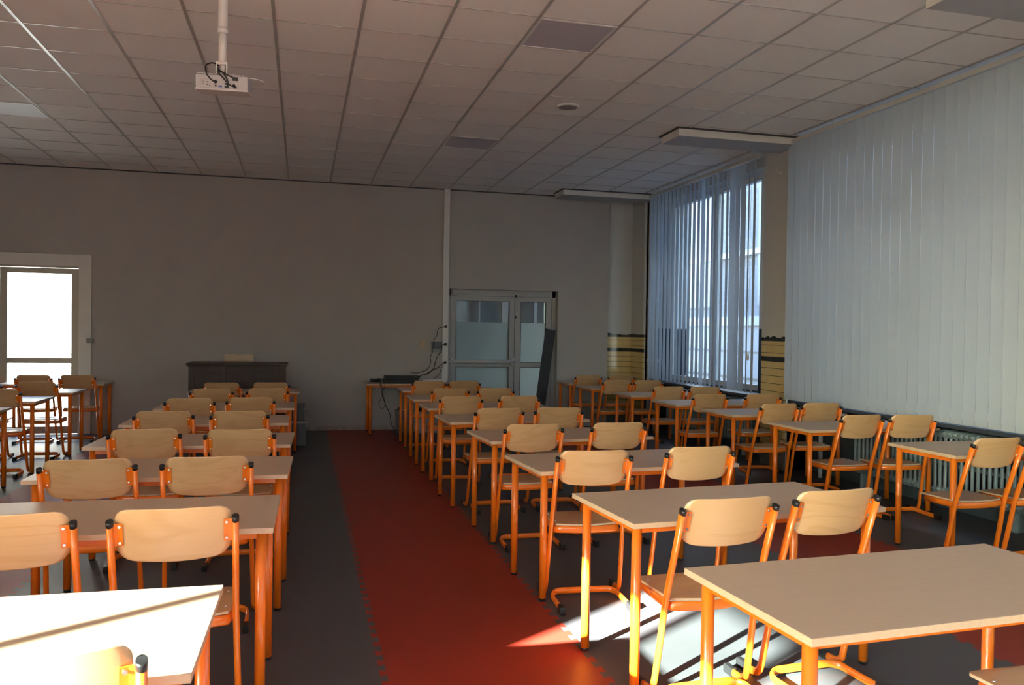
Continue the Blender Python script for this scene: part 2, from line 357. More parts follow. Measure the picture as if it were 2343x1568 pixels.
# rear and left wall
RW_ADDED = [(-2.2, .2)]; m = MB(); cur = XL-.3
for a, b in RW_ADDED:
    m.box(cur, a, YR-.3, YR, 0, ZC+.3); m.box(a, b, YR-.3, YR, 0, .95); m.box(a, b, YR-.3, YR, 3.2, ZC+.3); cur = b
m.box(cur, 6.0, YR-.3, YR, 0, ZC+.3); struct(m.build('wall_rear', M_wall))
for k, (a, b) in enumerate(RW_ADDED):
    m = MB(); y = YR-.2; m.box(a, a+.07, y-.03, y+.03, .95, 3.2); m.box(b-.07, b, y-.03, y+.03, .95, 3.2); m.box((a+b)/2-.035, (a+b)/2+.035, y-.03, y+.03, .95, 3.2); m.box(a, b, y-.03, y+.03, .95, 1.02); m.box(a, b, y-.03, y+.03, 3.13, 3.2)
    f = struct(m.build('window_%d' % (7+k), M_white)); m = MB(); m.box(a+.03, b-.03, y-.004, y+.004, .98, 3.17); m.build('pane', M_glass, f)  # unseen window added to let more light in behind the camera
    portal('portal_rear', ((a+b)/2, YR-.25, 2.07), (PI/2, 0, 0), b-a, 2.2)
LW = [(-3.35, -.61), (-7.2, -3.95)]      # left window openings (Y ranges); the rear one lengthened for more light
LZ0, LZ1 = .92, 3.47
m = MB(); cur = YR
for a, b in sorted(LW):
    m.box(XL-.3, XL, cur, a, 0, ZC+.3); m.box(XL-.3, XL, a, b, 0, LZ0); m.box(XL-.3, XL, a, b, LZ1, ZC+.3); cur = b
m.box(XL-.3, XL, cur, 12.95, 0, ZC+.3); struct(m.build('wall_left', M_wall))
def window_frame(name, x, y0, y1, z0, z1, muls, rails=(), d=.07, t=.06, mat=M_white, out=1):
    """window in a wall lying along Y"""
    m = MB()
    m.box(x-d/2, x+d/2, y0, y0+t, z0, z1); m.box(x-d/2, x+d/2, y1-t, y1, z0, z1); m.box(x-d/2, x+d/2, y0, y1, z0, z0+t); m.box(x-d/2, x+d/2, y0, y1, z1-t, z1)
    for q in muls: m.box(x-d/2, x+d/2, q-t/2, q+t/2, z0+t, z1-t)
    for q in rails: m.box(x-d/2, x+d/2, y0+t, y1-t, q-t/2, q+t/2)
    f = struct(m.build(name, mat))
    ys = [y0]+list(muls)+[y1]
    for a, b in zip(ys, ys[1:]):
        p = MB(); p.box(x-.004, x+.004, a+t*.5, b-t*.5, z0+t*.5, z1-t*.5); p.build('pane', M_glass, f)
    return f
window_frame('window_1', XL-.22, LW[0][0], LW[0][1], LZ0, LZ1, [-1.21, -1.95, -2.65], t=.065)
window_frame('window_2', XL-.22, LW[1][0], LW[1][1], LZ0, LZ1, [-4.7, -5.5, -6.2], t=.065)
# right wall: piers, recessed parapets, lintels
PIERS = [(12.2, 12.95), (8.2, 8.74), (3.9, 4.42), (-.1, .42), (-4.1, -3.58), (-7.8, -7.5)]
wr = None
m = MB()
for a, b in PIERS: m.box(XR+.02, 6.0, a, b, 0, ZC+.3)
ys = []
for (a0, b0), (a1, b1) in zip(PIERS[1:], PIERS): ys.append((b0, a1))
for a, b in ys:
    m.box(5.5, 6.0, a, b, 3.62, ZC+.3)
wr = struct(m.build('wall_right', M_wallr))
m = MB()
for a, b in ys: m.box(5.68, 6.0, a, b, 0, .82)
m.build('parapet', M_parapet, wr)
for a, b in PIERS[:3]:
    m = MB()      # glazed pier faces with a rounded corner
    pts = [(XR+.02, b)]+[(XR+.035-.035*math.cos(math.radians(q)), a+.035-.035*math.sin(math.radians(q))) for q in (0, 22, 45, 67, 90)]+[(5.68, a), (5.68, b)]
    m.prism(pts if b < 12 else [(XR, b)]+pts[1:], 0, ZC+.01, side_smooth=False); m.build('pilaster', M_tile_wall, wr)
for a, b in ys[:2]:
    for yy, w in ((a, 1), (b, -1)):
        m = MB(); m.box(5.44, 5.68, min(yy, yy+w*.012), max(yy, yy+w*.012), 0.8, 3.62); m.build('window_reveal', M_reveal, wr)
for a, b in ys:
    m = MB(); m.box(XR+.05, 5.70, a, b, .765, .80, bev=.004); m.build('sill', M_sill, wr)
def right_window(name, a, b, muls, sashes=True):
    f = window_frame(name, 5.76, a, b, .82, 3.62, muls, t=.07)
    return f
right_window('window_3', 9.30, 12.0, [10.62])
right_window('window_4', *ys[1], [5.6, 6.9])
right_window('window_5', *ys[2], [1.6, 2.8])
right_window('window_6', *ys[3], [-2.4, -1.2])
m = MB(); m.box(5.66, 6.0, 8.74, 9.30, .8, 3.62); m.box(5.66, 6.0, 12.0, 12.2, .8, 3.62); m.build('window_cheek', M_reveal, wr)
# ceiling boxes over the piers
for k, (a, b) in enumerate(((11.93, 12.36), (7.98, 8.42), (3.96, 4.44))):
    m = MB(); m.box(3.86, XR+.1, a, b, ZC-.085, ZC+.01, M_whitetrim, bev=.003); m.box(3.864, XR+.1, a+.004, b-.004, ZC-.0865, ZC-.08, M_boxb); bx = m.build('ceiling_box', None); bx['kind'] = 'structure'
    bx.name = 'trim_%d' % (k+1)
    m = MB(); m.box(3.84, XR+.1, a-.02, b+.02, ZC-.012, ZC+.006); m.build('shadow_gap', bpy.data.materials['shadow_gap'], bx)
# ================================================================ DOORS
def leaf(m, x0, x1, y, z0, z1, st, rail, zr, d=.05):
    m.box(x0, x0+st, y-d/2, y+d/2, z0, z1); m.box(x1-st, x1, y-d/2, y+d/2, z0, z1)
    m.box(x0+st, x1-st, y-d/2, y+d/2, z1-rail, z1); m.box(x0+st, x1-st, y-d/2, y+d/2, z0, z0+.10); m.box(x0+st, x1-st, y-d/2, y+d/2, zr[0], zr[1])
# left (glazed garden) door
dy = YB+.045
m = MB()
m.box(-3.04, D1b, dy-.05, dy+.05, 0, 2.36); m.box(D1a, -5.08, dy-.05, dy+.05, 0, 2.36); m.box(D1a, D1b, dy-.05, dy+.05, 2.33, D1t)
d1 = struct(m.build('door_1', M_alud))
m = MB(); m.box(-3.035, -2.872, YB-.03, YB+.0, 0, 2.52, bev=.004); m.box(-5.25, -5.085, YB-.03, YB, 0, 2.52, bev=.004); m.box(-5.085, -3.035, YB-.03, YB, 2.355, 2.52, bev=.004); m.build('architrave', M_whitetrim, d1)
for x0, x1 in ((-4.03, -3.045), (-5.075, -4.045)):
    m = MB(); leaf(m, x0, x1, dy, .012, 2.325, .09, .075, (.995, 1.069)); l = m.build('door_leaf', M_alud, d1)
    g = MB(); g.box(x0+.085, x1-.085, dy-.004, dy+.004, .1, 1.0); g.box(x0+.085, x1-.085, dy-.004, dy+.004, 1.06, 2.26); g.build('pane', M_glass, l)
m = MB(); [m.box(-4.06, -4.03, dy-.04, dy-.025, z, z+.12, bev=.004) for z in (.3, 1.7, 2.2)]; m.build('hinge', M_screw, d1)
# right (aluminium) door
dy = YB+.17
m = MB(); m.box(D2a, 2.275, dy-.04, dy+.04, 0, D2t); m.box(3.955, D2b, dy-.04, dy+.04, 0, D2t); m.box(D2a, D2b, dy-.04, dy+.04, 2.10, D2t)
d2 = struct(m.build('door_2', M_alu))
for x0, x1, st in ((2.28, 3.325, .085), (3.335, 3.95, .095)):
    m = MB(); leaf(m, x0, x1, dy, .012, 2.095, st, .075, (.965, 1.035)); l = m.build('door_leaf', M_alu, d2)
    g = MB(); g.box(x0+st-.004, x1-st+.004, dy-.012, dy-.006, 1.68, 2.03); g.build('pane', M_glass, l)
    g = MB(); g.box(x0+st-.004, x1-st+.004, dy-.012, dy-.006, .1, .975); g.box(x0+st-.004, x1-st+.004, dy-.012, dy-.006, 1.025, 1.68); g.build('frosted_pane', M_film, l)
    g = MB()
    for a, b in ((.112, .965), (1.035, 2.02)):
        for xa, xb in ((x0+st-.001, x0+st+.006), (x1-st-.006, x1-st+.001)): g.box(xa, xb, dy-.028, dy-.02, a, b)
        g.box(x0+st, x1-st, dy-.028, dy-.02, a, a+.006); g.box(x0+st, x1-st, dy-.028, dy-.02, b-.006, b)
    g.build('gasket', M_gasket, l)
m = MB(); m.tube([(2.24, dy-.10, 1.052), (3.33, dy-.10, 1.052)], .032, .032, seg=14, side=Vector((0, 0, 1)))
for x in (2.30, 3.29): m.box(x-.03, x+.03, dy-.12, dy-.02, 1.0, 1.10, bev=.01)
m.build('panic_bar', plain('bar_grey', (.52, .52, .52), .35, noise=.04), d2)
m = MB(); m.box(2.30, 2.62, dy-.09, dy-.035, 2.13, 2.19, bev=.006); m.box(2.38, 2.86, dy-.075, dy-.06, 2.085, 2.10); m.build('door_closer', M_alu, d2)
m = MB(); m.cyl(3.345, dy-.04, 2.09, 2.13, .012, 8); m.box(3.335, 3.355, dy-.035, dy-.02, 1.75, 1.79); m.build('bolt', M_black, d2)
# ================================================================ OUTSIDE
m = MB(); m.box(-60, 60, -60, 80, -.35, -.12); struct(m.build('ground', M_ground))
m = MB(); m.box(-26, 3.0, 24.0, 24.6, -.12, 5.5); gw = tag(m.build('backdrop_building', M_render), 'added pale rendered building that whitens the view through the glazed garden door', 'building')  # added backdrop that catches the sun so the door glass looks white
m = MB(); m.box(-26.2, 3.2, 23.8, 24.8, 5.5, 5.65); m.build('roof_edge', M_tileroof, gw)
# passage behind the aluminium door, roof added to keep it dim
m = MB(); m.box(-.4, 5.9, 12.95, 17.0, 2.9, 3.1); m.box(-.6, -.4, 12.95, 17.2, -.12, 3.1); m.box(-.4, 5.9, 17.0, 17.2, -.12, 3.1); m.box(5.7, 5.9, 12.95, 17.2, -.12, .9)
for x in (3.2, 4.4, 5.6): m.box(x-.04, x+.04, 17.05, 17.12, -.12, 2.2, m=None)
po = tag(m.build('covered_passage', plain('passage_dark_paint', (.10, .095, .085), .8, noise=.2)), 'passage kept dim by an added roof, seen through the aluminium double door', 'passage')
m = MB()
for q, h in ((2.92, .035), (3.45, .012), (3.98, .065), (4.62, .03), (4.95, .012)): m.box(q-h, q+h, 16.0, 16.05, 0, 2.2)
m.box(2.9, 4.05, 16.0, 16.05, 2.14, 2.2)
m.build('window_post', M_white, po)
# neighbouring building across the right-hand courtyard
m = MB(); m.box(9.6, 12, 2.5, 30, -.12, 9.5); nb = tag(m.build('neighbouring_building', M_brick), 'brick neighbouring building outside the slatted window, with pale panelled ground floor', 'building')
m = MB(); m.box(9.52, 9.6, 2.5, 30, -.12, 1.75); m.build('panel_cladding', M_facade, nb)
m = MB(); m.box(9.44, 9.6, 2.5, 30, 1.75, 1.95); m.box(9.46, 9.6, 2.5, 30, 3.3, 3.42); m.build('string_course', plain('pale_band', (.56, .59, .62), .7, noise=.05), nb)
m = MB()
for y in (14.2, 17.6, 21.0, 10.6): m.box(9.5, 9.6, y, y+1.5, 2.2, 4.9)
m.build('window_panel', plain('white_window_panel', (.33, .36, .41), .5, noise=.05), nb)
m = MB(); m.box(9.5, 9.52, 2.5, 30, .55, .60); m.box(9.5, 9.52, 2.5, 30, 1.15, 1.18); m.build('panel_joint', M_sill, nb)
# portals
portal('portal_left', (XL-.25, -1.93, 2.2), (0, -PI/2, 0), 2.5, 2.8); portal('portal_left_rear', (XL-.25, -5.5, 2.2), (0, -PI/2, 0), 2.5, 2.8)
portal('portal_right', (5.9, 10.45, 2.2), (0, PI/2, 0), 2.8, 3.4)
portal('portal_right_near', (5.9, 2.2, 2.2), (0, PI/2, 0), 2.8, 3.4)
portal('portal_door', (-4.05, YB+.2, 1.2), (-PI/2, 0, 0), 2.1, 2.3)
# ================================================================ DESKS
TW, TD, TZ = 1.30, .66, .75
def make_desk():
    t = thing('school_desk', 'x', 'desk')
    m = MB(); fs = m.box(0, TW, 0, TD, TZ-.022, TZ, bev=.0015)
    m.mi(M_top); m.mi(M_edge)
    for f in m.bm.faces:
        f.normal_update(); f.material_index = 0 if abs(f.normal.z) > .9 else 1
    m.build('tabletop', None, t)
    m = MB()
    i0, i1, j0, j1 = .05, TW-.05, .07, TD-.07
    for y in (j0, j1): m.box(i0, i1, y-.012, y+.012, TZ-.055, TZ-.0225, bev=.002)
    for x in (i0, i1): m.box(x-.012, x+.012, j0, j1, TZ-.055, TZ-.0225, bev=.002)
    m.box(TW/2-.03, TW/2+.03, j0, j1, TZ-.03, TZ-.0225)
    m.build('apron_frame', M_orange, t)
    for x in (i0, i1):
        for y in (j0, j1):
            m = MB(); m.cyl(x, y, .012, TZ-.0225, .0212, 20); l = m.build('leg', M_orange, t)
            m = MB(); m.cyl(x, y, 0, .012, .0195, 16); m.build('leg_glide', M_cap, l)
    return t
desk0 = make_desk()
# ================================================================ CHAIRS
UX = .2125           # upright centre offset
def make_chair():
    t = thing('school_chair', 'x', 'chair')
    # pressed plywood seat
    m = MB(); outl = []
    yf, yr = .485, .125
    outl += arc(.198-.055, yf-.055, .055, 0, 90, 5) + arc(-.198+.055, yf-.055, .055, 90, 180, 5)
    outl += [(-.192, yr+.05), (-.184, yr+.012)]
    outl += [(-.184+.368*k/10, yr+.012-.034*math.sin(PI*k/10)) for k in range(1, 10)]
    outl += [(.184, yr+.012), (.192, yr+.05)]
    NX = 12
    # dish the seat: grid clipped to outline by radial fan
    cx, cyy = 0, .30
    rings = []
    def zz(x, y): 
        return .438 - .010*max(0, 1-((x/.17)**2+((y-.28)/.17)**2)) - .012*max(0, (y-.42)/.07)**2
    for s_ in (1, .97, .8, .55, .28):
        rings.append([m.bm.verts.new((cx+(x-cx)*s_, cyy+(y-cyy)*s_, zz(cx+(x-cx)*s_, cyy+(y-cyy)*s_)+.005)) for x, y in outl])
    c0 = m.bm.verts.new((cx, cyy, zz(cx, cyy)+.005)); n = len(outl); wi, ei = m.mi(M_chairwood), m.mi(M_plyedge)
    def skin(rings, c, flip):
        for A, B in zip(rings, rings[1:]):
            for k in range(n):
                f = m.bm.faces.new((A[k], A[(k+1) % n], B[(k+1) % n], B[k])); f.smooth = True; f.material_index = wi
        for k in range(n):
            f = m.bm.faces.new((rings[-1][k], rings[-1][(k+1) % n], c)); f.smooth = True; f.material_index = wi
    skin(rings, c0, 0)
    lo = []
    for s_ in (1, .8, .55, .28):
        lo.append([m.bm.verts.new((cx+(x-cx)*s_, cyy+(y-cyy)*s_, zz(cx+(x-cx)*s_, cyy+(y-cyy)*s_)-.005)) for x, y in outl])
    c1 = m.bm.verts.new((cx, cyy, zz(cx, cyy)-.005)); skin(lo, c1, 1)
    for k in range(n):
        f = m.bm.faces.new((rings[0][k], rings[0][(k+1) % n], lo[0][(k+1) % n], lo[0][k])); f.material_index = ei
    seat = m.build('seat', None, t)
    for x in (-.172, .172):
        for y in (.20, .38): m = MB(); m.cyl(x, y, .438, .4465, .006, 8); m.build('seat_screw', M_screw, seat)
    # backrest: curved plywood, rounded corners, leaning like the uprights
    m = MB(); W2, ZB0, ZB1 = .395, .692, .885
    wi, ei = m.mi(M_chairwood), m.mi(M_plyedge)
    NXB, NZ = 16, 10; grid = {}
    rt, rb = .042, .058
    def halfw(zrel):   # outline half width at height
        h = ZB1-ZB0; w = W2/2
        if zrel > h-rt: d = zrel-(h-rt); w -= rt-math.sqrt(max(rt*rt-d*d, 0))
        if zrel < rb: d = rb-zrel; w -= rb-math.sqrt(max(rb*rb-d*d, 0))
        return w
    zs = [0, .004, .012, .026, .045, .065, .10, .128, .151, .166, .178, .188, .193]
    def pos(i, zrel, off):
        u = -1+2*i/NXB; x = u*halfw(zrel)
        q = x/(W2/2)
        y = .028 - .030*(1-q*q) - (zrel+ZB0-.842)*.33 + off
        z = ZB0+zrel
        if zrel < .10: z -= .014*(1-q*q)*(1-zrel/.10)
        return (x, y-.028+.012, z)
    F, B = [], []
    for zr in zs:
        F.append([m.bm.verts.new(pos(i, zr, .0045)) for i in range(NXB+1)]); B.append([m.bm.verts.new(pos(i, zr, -.0045)) for i in range(NXB+1)])
    for a in range(len(zs)-1):
        for i in range(NXB):
            for G in (F, B):
                f = m.bm.faces.new((G[a][i], G[a][i+1], G[a+1][i+1], G[a+1][i])); f.smooth = True; f.material_index = wi
        for i in (0, NXB):
            f = m.bm.faces.new((F[a][i], F[a+1][i], B[a+1][i], B[a][i])); f.material_index = ei
    for i in range(NXB):
        for a in (0, len(zs)-1):
            f = m.bm.faces.new((F[a][i], F[a][i+1], B[a][i+1], B[a][i])); f.material_index = ei
    m.build('backrest', None, t)
    for s in (-1, 1):
        # upright: from the back down through the seat to the floor, bending forward into a foot
        x = s*UX
        path = [(x, .0, .832), (x, .066, .63), (x, .122, .46), (x, .136, .41), (x, .168, .23), (x, .198, .085), (x, .209, .05), (x, .232, .026), (x, .265, .019), (x, .33, .019)]
        path = [Vector(p)+Vector((s*.012*max(0, 1-p[2]/.45), 0, 0)) for p in path]
        m = MB(); m.tube(path, .0125, .0185, seg=14, side=Vector((1, 0, 0))); up = m.build('upright', M_orange, t)
        m = MB(); m.tube([Vector((x, .003, .824)), Vector((x, -.0015, .8375)), Vector((x, -.003, .843))], .0131, .0192, seg=14); m.build('end_cap', M_cap, up)
        fx = x+s*.012
        m = MB(); m.box(fx-.0135, fx+.0135, .305, .375, 0, .041, bev=.006); m.build('foot_cap', M_cap, up)
        # bracket with two screws holding the backrest
        zc = .795
        def yb(xx, z): q = xx/(W2/2); return -.030*(1-q*q)-(z-.842)*.33+.012
        m = MB(); x0, x1 = s*.171, s*(UX-.006); z0, z1 = .745, .832
        va = []
        for xx in (x0, (x0+x1)/2, x1):
            for z in (z0, z1):
                for o_ in (-.0075, -.0105): va.append(m.bm.verts.new((xx, min(yb(xx, z), yb(s*.185, z))+o_, z)))
        for k in (0, 4):
            a = va[k:k+8]
            for q in ((0, 2, 6, 4), (1, 3, 7, 5), (0, 1, 5, 4), (2, 3, 7, 6)): m.bm.faces.new([a[i] for i in q])
        m.bm.faces.new([va[i] for i in (0, 1, 3, 2)]); m.bm.faces.new([va[i] for i in (8, 9, 11, 10)])
        br = m.build('back_bracket', M_orange, t)
        for z in (.757, .820):
            m = MB(); yy = yb(s*.170, z)
            m.tube([(s*.181, yy-.009, z), (s*.181, yy-.0135, z)], .0052, seg=8, side=Vector((1, 0, 0))); m.build('screw', M_screw, br)
    # U-shaped base runner and its rear feet
    ux = .197
    def up_side(tn): return Vector((0, 0, 1)).cross(tn).normalized()
    P = [(-ux, -.08, .0215), (-ux, .04, .0215), (-ux, .135, .022)] + [(-ux+.07-.07*math.cos(math.radians(q)), .135+.07*math.sin(math.radians(q)), .022+.012*math.sin(math.radians(q))) for q in (20, 40, 60, 80)] + [(-.06, .207, .033)]
    P = P + [(-x, y, z) for x, y, z in P[::-1]]
    m = MB(); m.tube(P, .0105, .019, seg=12, side=up_side); ru = m.build('base_runner', M_orange, t)
    for s in (-1, 1):
        m = MB(); m.box(s*ux-.0145, s*ux+.0145, -.11, -.042, 0, .043, bev=.006); m.build('foot_cap', M_cap, ru)
    # seat frame: flat band under the seat
    P = [(-.185, .42, .411), (-.19, .30, .411), (-.192, .17, .411), (-.184, .135, .411)] + [(-.184+.368*k/8, .135-.030*math.sin(PI*k/8), .411) for k in range(1, 8)] + [(.184, .135, .411), (.192, .17, .411), (.19, .30, .411), (.185, .42, .411)]
    m = MB(); m.tube(P, .008, .0205, seg=12, side=up_side); m.build('seat_frame', M_orange, t)
    return t
chair0 = make_chair()
index_kids()
ORD = ['nearest', 'second', 'third', 'fourth', 'fifth', 'sixth', 'seventh', 'farthest']
used = set()
def place(proto, x, y, rz, label, group, z=0):
    first = proto.name not in used
    if first: used.add(proto.name); o = proto
    else: o = copy_tree(proto)
    o.location = (x, y, z); o.rotation_euler = (0, 0, math.radians(rz)); o['label'] = label; o['group'] = group
    return o
NTH = {1: 'nearest', 2: 'second', 3: 'third', 4: 'fourth', 5: 'fifth', 6: 'sixth', 7: 'seventh', 8: 'eighth'}
DG = 'beech desks with orange legs'
# desks: (column, row, x of left edge, y of near edge, rotation)
for r, x, y, rz in ((1, 1.295, 1.845, 3), (2, 1.34, 3.125, 4), (3, 1.312, 4.39, 4), (4, 1.32, 5.665, 4), (5, 1.243, 6.90, 3), (6, 1.245, 8.155, 1), (7, 1.235, 9.20, 0), (8, 1.27, 10.53, 0)):
    place(desk0, x, y, rz, '%s beech desk in the middle column, counted from the camera' % NTH[r], DG)
for r, x, y, rz in ((1, -1.535, 1.985, -1), (2, -1.40, 3.36, -1), (3, -1.365, 4.58, -2), (4, -1.365, 5.755, -2), (5, -1.40, 7.01, 0), (6, -1.365, 8.325, 0), (8, -1.32, 10.36, 0)):
    place(desk0, x, y, rz, {1: 'sunlit beech desk at the lower left, crossed by a diagonal bar of shadow', 8: 'farthest beech desk left of the aisle, just before the dark teacher desk'}.get(r, '%s beech desk left of the aisle, counted from the camera' % NTH[r]), DG)
for r, x, y, rz in ((1, 4.26, 4.535, 0), (2, 4.13, 5.965, 0), (3, 4.10, 7.175, 0), (4, 4.04, 8.305, 0), (5, 4.035, 9.565, 0), (6, 3.95, 10.80, 0), (7, 4.0, 11.92, 0)):
    place(desk0, x, y, rz, '%s beech desk along the window wall, counted from the camera' % {7: 'farthest'}.get(r, NTH[r]), DG)
for r, x, y, rz in ((1, -3.945, 7.98, 0), (2, -3.92, 9.24, 0), (3, -3.865, 10.42, 0), (4, -3.86, 11.91, 0)):
    place(desk0, x, y, rz, '%s backlit desk near the bright garden door, counted from the camera' % {4: 'farthest'}.get(r, NTH[r]), DG)
place(desk0, .92, 11.875, 0, 'desk against the back wall carrying the black amplifier and cables', DG)
for r, x, y in ((1, -1.45, .70), (2, -1.45, -.55), (3, -1.45, -1.8)): place(desk0, x, y, 0, '%s desk added for sun bounce, left of the aisle behind the camera' % ['', 'first', 'second', 'third'][r], DG)  # unseen desks, here and below, added to bounce sunlight forward
for r, x, y in ((1, -3.9, 2.2), (2, -3.9, .9), (3, -3.9, -.4)): place(desk0, x, y, 0, '%s desk added for sun bounce beside the left windows, out of frame' % ['', 'first', 'second', 'third'][r], DG)
for r, x, y in ((1, 1.3, -.9), (2, 1.3, -2.2)): place(desk0, x, y, 0, '%s desk added for light bounce, right of the aisle behind the camera' % ['', 'first', 'second'][r], DG)
# chairs: (x, y of cap midpoint, rotation)
CG = 'orange-framed plywood school chairs'
def chairs(lst, col):
    for r, side, x, y, rz in lst:
        for d in C.objects:
            if d.name.startswith('school_desk') and d.location.x-.3 < x < d.location.x+TW+.2 and 0 < d.location.y+.45-y < .75:
                y = min(y, d.location.y + (x-d.location.x)*math.tan(d.rotation_euler.z) - .062 - abs(math.sin(math.radians(rz)-d.rotation_euler.z))*.2)
        place(chair0, x, y, rz, '%s-hand plywood chair at the %s' % (side, col(r)), CG)
MID = lambda r: {8: 'farthest middle-column desk'}.get(r, '%s middle-column desk from the camera' % NTH[r])
LEF = lambda r: {8: 'farthest desk left of the aisle', 7: 'gap before the farthest desk left of the aisle', 1: 'sunlit nearest desk, lower left'}.get(r, '%s desk from the camera left of the aisle' % NTH[r])
RIG = lambda r: {7: 'farthest desk along the window wall'}.get(r, '%s desk from the camera along the window wall' % NTH[r])
DOO = lambda r: {4: 'farthest desk near the bright garden door'}.get(r, '%s desk from the camera near the bright garden door' % NTH[r])
chairs([(1, 'right', 2.330, 1.740, 0), (2, 'left', 1.685, 2.957, 2), (2, 'right', 2.238, 3.030, 4), (3, 'left', 1.595, 4.285, -4), (3, 'right', 2.272, 4.337, -1), (4, 'left', 1.609, 5.564, 0), (4, 'right', 2.264, 5.587, 1), (5, 'left', 1.643, 6.749, 3), (5, 'right', 2.181, 6.768, -2), (6, 'left', 1.554, 8.014, -4), (6, 'right', 2.163, 8.040, 0), (7, 'left', 1.643, 9.169, 3), (7, 'right', 2.175, 9.163, 0), (8, 'left', 1.601, 10.456, -3), (8, 'right', 2.065, 10.460, 2)], MID)
chairs([(1, 'right', -.525, 1.79, 11), (2, 'left', -0.987, 3.151, 3), (2, 'right', -0.442, 3.156, 2), (3, 'left', -1.008, 4.372, 2), (3, 'right', -0.457, 4.373, 1), (4, 'left', -0.963, 5.596, 0), (4, 'right', -0.378, 5.507, -2), (5, 'left', -1.024, 6.740, 1), (5, 'right', -0.465, 6.716, 3), (6, 'left', -0.984, 7.922, 1), (6, 'right', -0.459, 8.007, 3), (7, 'left', -0.920, 9.135, 3), (7, 'right', -0.354, 9.177, 3), (8, 'left', -0.910, 10.149, -2), (8, 'right', -0.354, 10.157, 2)], LEF)
chairs([(1, 'left', 4.490, 4.421, 3), (1, 'right', 4.980, 4.421, 4), (2, 'left', 4.580, 5.912, 3), (2, 'right', 5.040, 5.842, -5), (3, 'left', 4.477, 6.959, 3), (3, 'right', 4.967, 6.993, -4), (4, 'left', 4.355, 8.109, 2), (4, 'right', 4.995, 8.094, -4), (5, 'left', 4.445, 9.334, -2), (5, 'right', 4.905, 9.274, -4), (6, 'left', 4.255, 10.594, 2), (6, 'right', 4.720, 10.587, -3), (7, 'left', 4.290, 11.877, 0), (7, 'right', 4.811, 11.800, 0)], RIG)
chairs([(4, 'left', -3.340, 11.680, 0), (4, 'right', -2.834, 11.702, 2), (3, 'right', -2.916, 10.310, -3), (3, 'left', -3.462, 10.239, 1), (2, 'right', -2.949, 9.159, 0), (2, 'left', -3.469, 9.159, 0)], DOO)
# ================================================================ BLINDS
def blind(name, label, x, y0, y1, zt, zb, pitch, base_ang, special, chain_y, jitter=1.0, seed=3, fabric=None):
    rnd = random.Random(seed)
    t = thing(name, label, 'blind', (x, y0, 0), 0, 'vertical blinds along the window wall')
    m = MB(); m.box(-.022, .022, 0, y1-y0, zt-.045, zt, bev=.003); m.build('head_rail', M_rail, t)
    n = int((y1-y0)/pitch); proto = None
    for k in range(n):
        yy = (k+.5)*(y1-y0)/n
        a = special.get(k, base_ang + rnd.uniform(-jitter, jitter))
        if proto is None:
            m = MB(); pts = [(.0035*math.cos(PI*q/6*.999)*0+.0035*(1-(q/4)**2), .0635*q/4) for q in range(-4, 5)]
            A = [m.bm.verts.new((px, py, 0)) for px, py in pts]; B = [m.bm.verts.new((px, py, zt-.05-zb)) for px, py in pts]
            A2 = [m.bm.verts.new((px+.0007, py, 0)) for px, py in pts]; B2 = [m.bm.verts.new((px+.0007, py, zt-.05-zb)) for px, py in pts]
            for q in range(8):
                m.bm.faces.new((A[q], A[q+1], B[q+1], B[q])).smooth = True
            for v in A2+B2: m.bm.verts.remove(v)
            m.quad([(-.001, -.035, .004), (-.001, .035, .004), (-.001, .035, .03), (-.001, -.035, .03)])
            proto = m.build('slat', fabric or M_blind, t); s = proto
        else:
            s = proto.copy(); C.objects.link(s); s.parent = t
        s.location = (0, yy, zb); s.rotation_euler = (0, 0, math.radians(-a))
    if chain_y is not None:
        m = MB(); m.tube([(-.03, chain_y, zt-.04), (-.032, chain_y, 1.32)], .002, seg=6); m.build('pull_cord', M_white, t)
        m = MB()
        prof = [(0, 1.225), (.012, 1.235), (.017, 1.26), (.013, 1.30), (.004, 1.325)]
        for (ra, za), (rb_, zb_) in zip(prof, prof[1:]): m.cyl(-.032, chain_y, za, zb_, max(ra, .001), 10, r2=rb_)
        m.build('cord_weight', M_white, t)
    return t
blind('vertical_blind', 'open-slatted vertical blind, tinted with painted-in backlight, in the far window bay', 5.27, 8.74, 11.86, ZC-.03, .84, .127, 44, {0: 44, 1: 38, 2: 0, 3: 3, 4: -4, 10: 2, 26: 3, 25: 8, 24: 20}, .10, 1.2, 3, M_blind_backlit)
blind('vertical_blind', 'closed white vertical blind covering the window at the right', 5.235, 3.6, 8.06, ZC-.03, .83, .1264, .6, {}, None, .35, 5)
blind('vertical_blind', 'unseen white vertical blind right of the camera, opened to let in sky light', 5.235, -.6, 3.5, ZC-.03, .83, .1264, 50, {}, None, 1.5, 6)  # out of frame; slats opened to brighten the near ceiling
blind('vertical_blind', 'closed white vertical blind at the rear of the window wall', 5.235, -4.6, -.7, ZC-.03, .83, .1264, 1.2, {}, None, .8, 8)
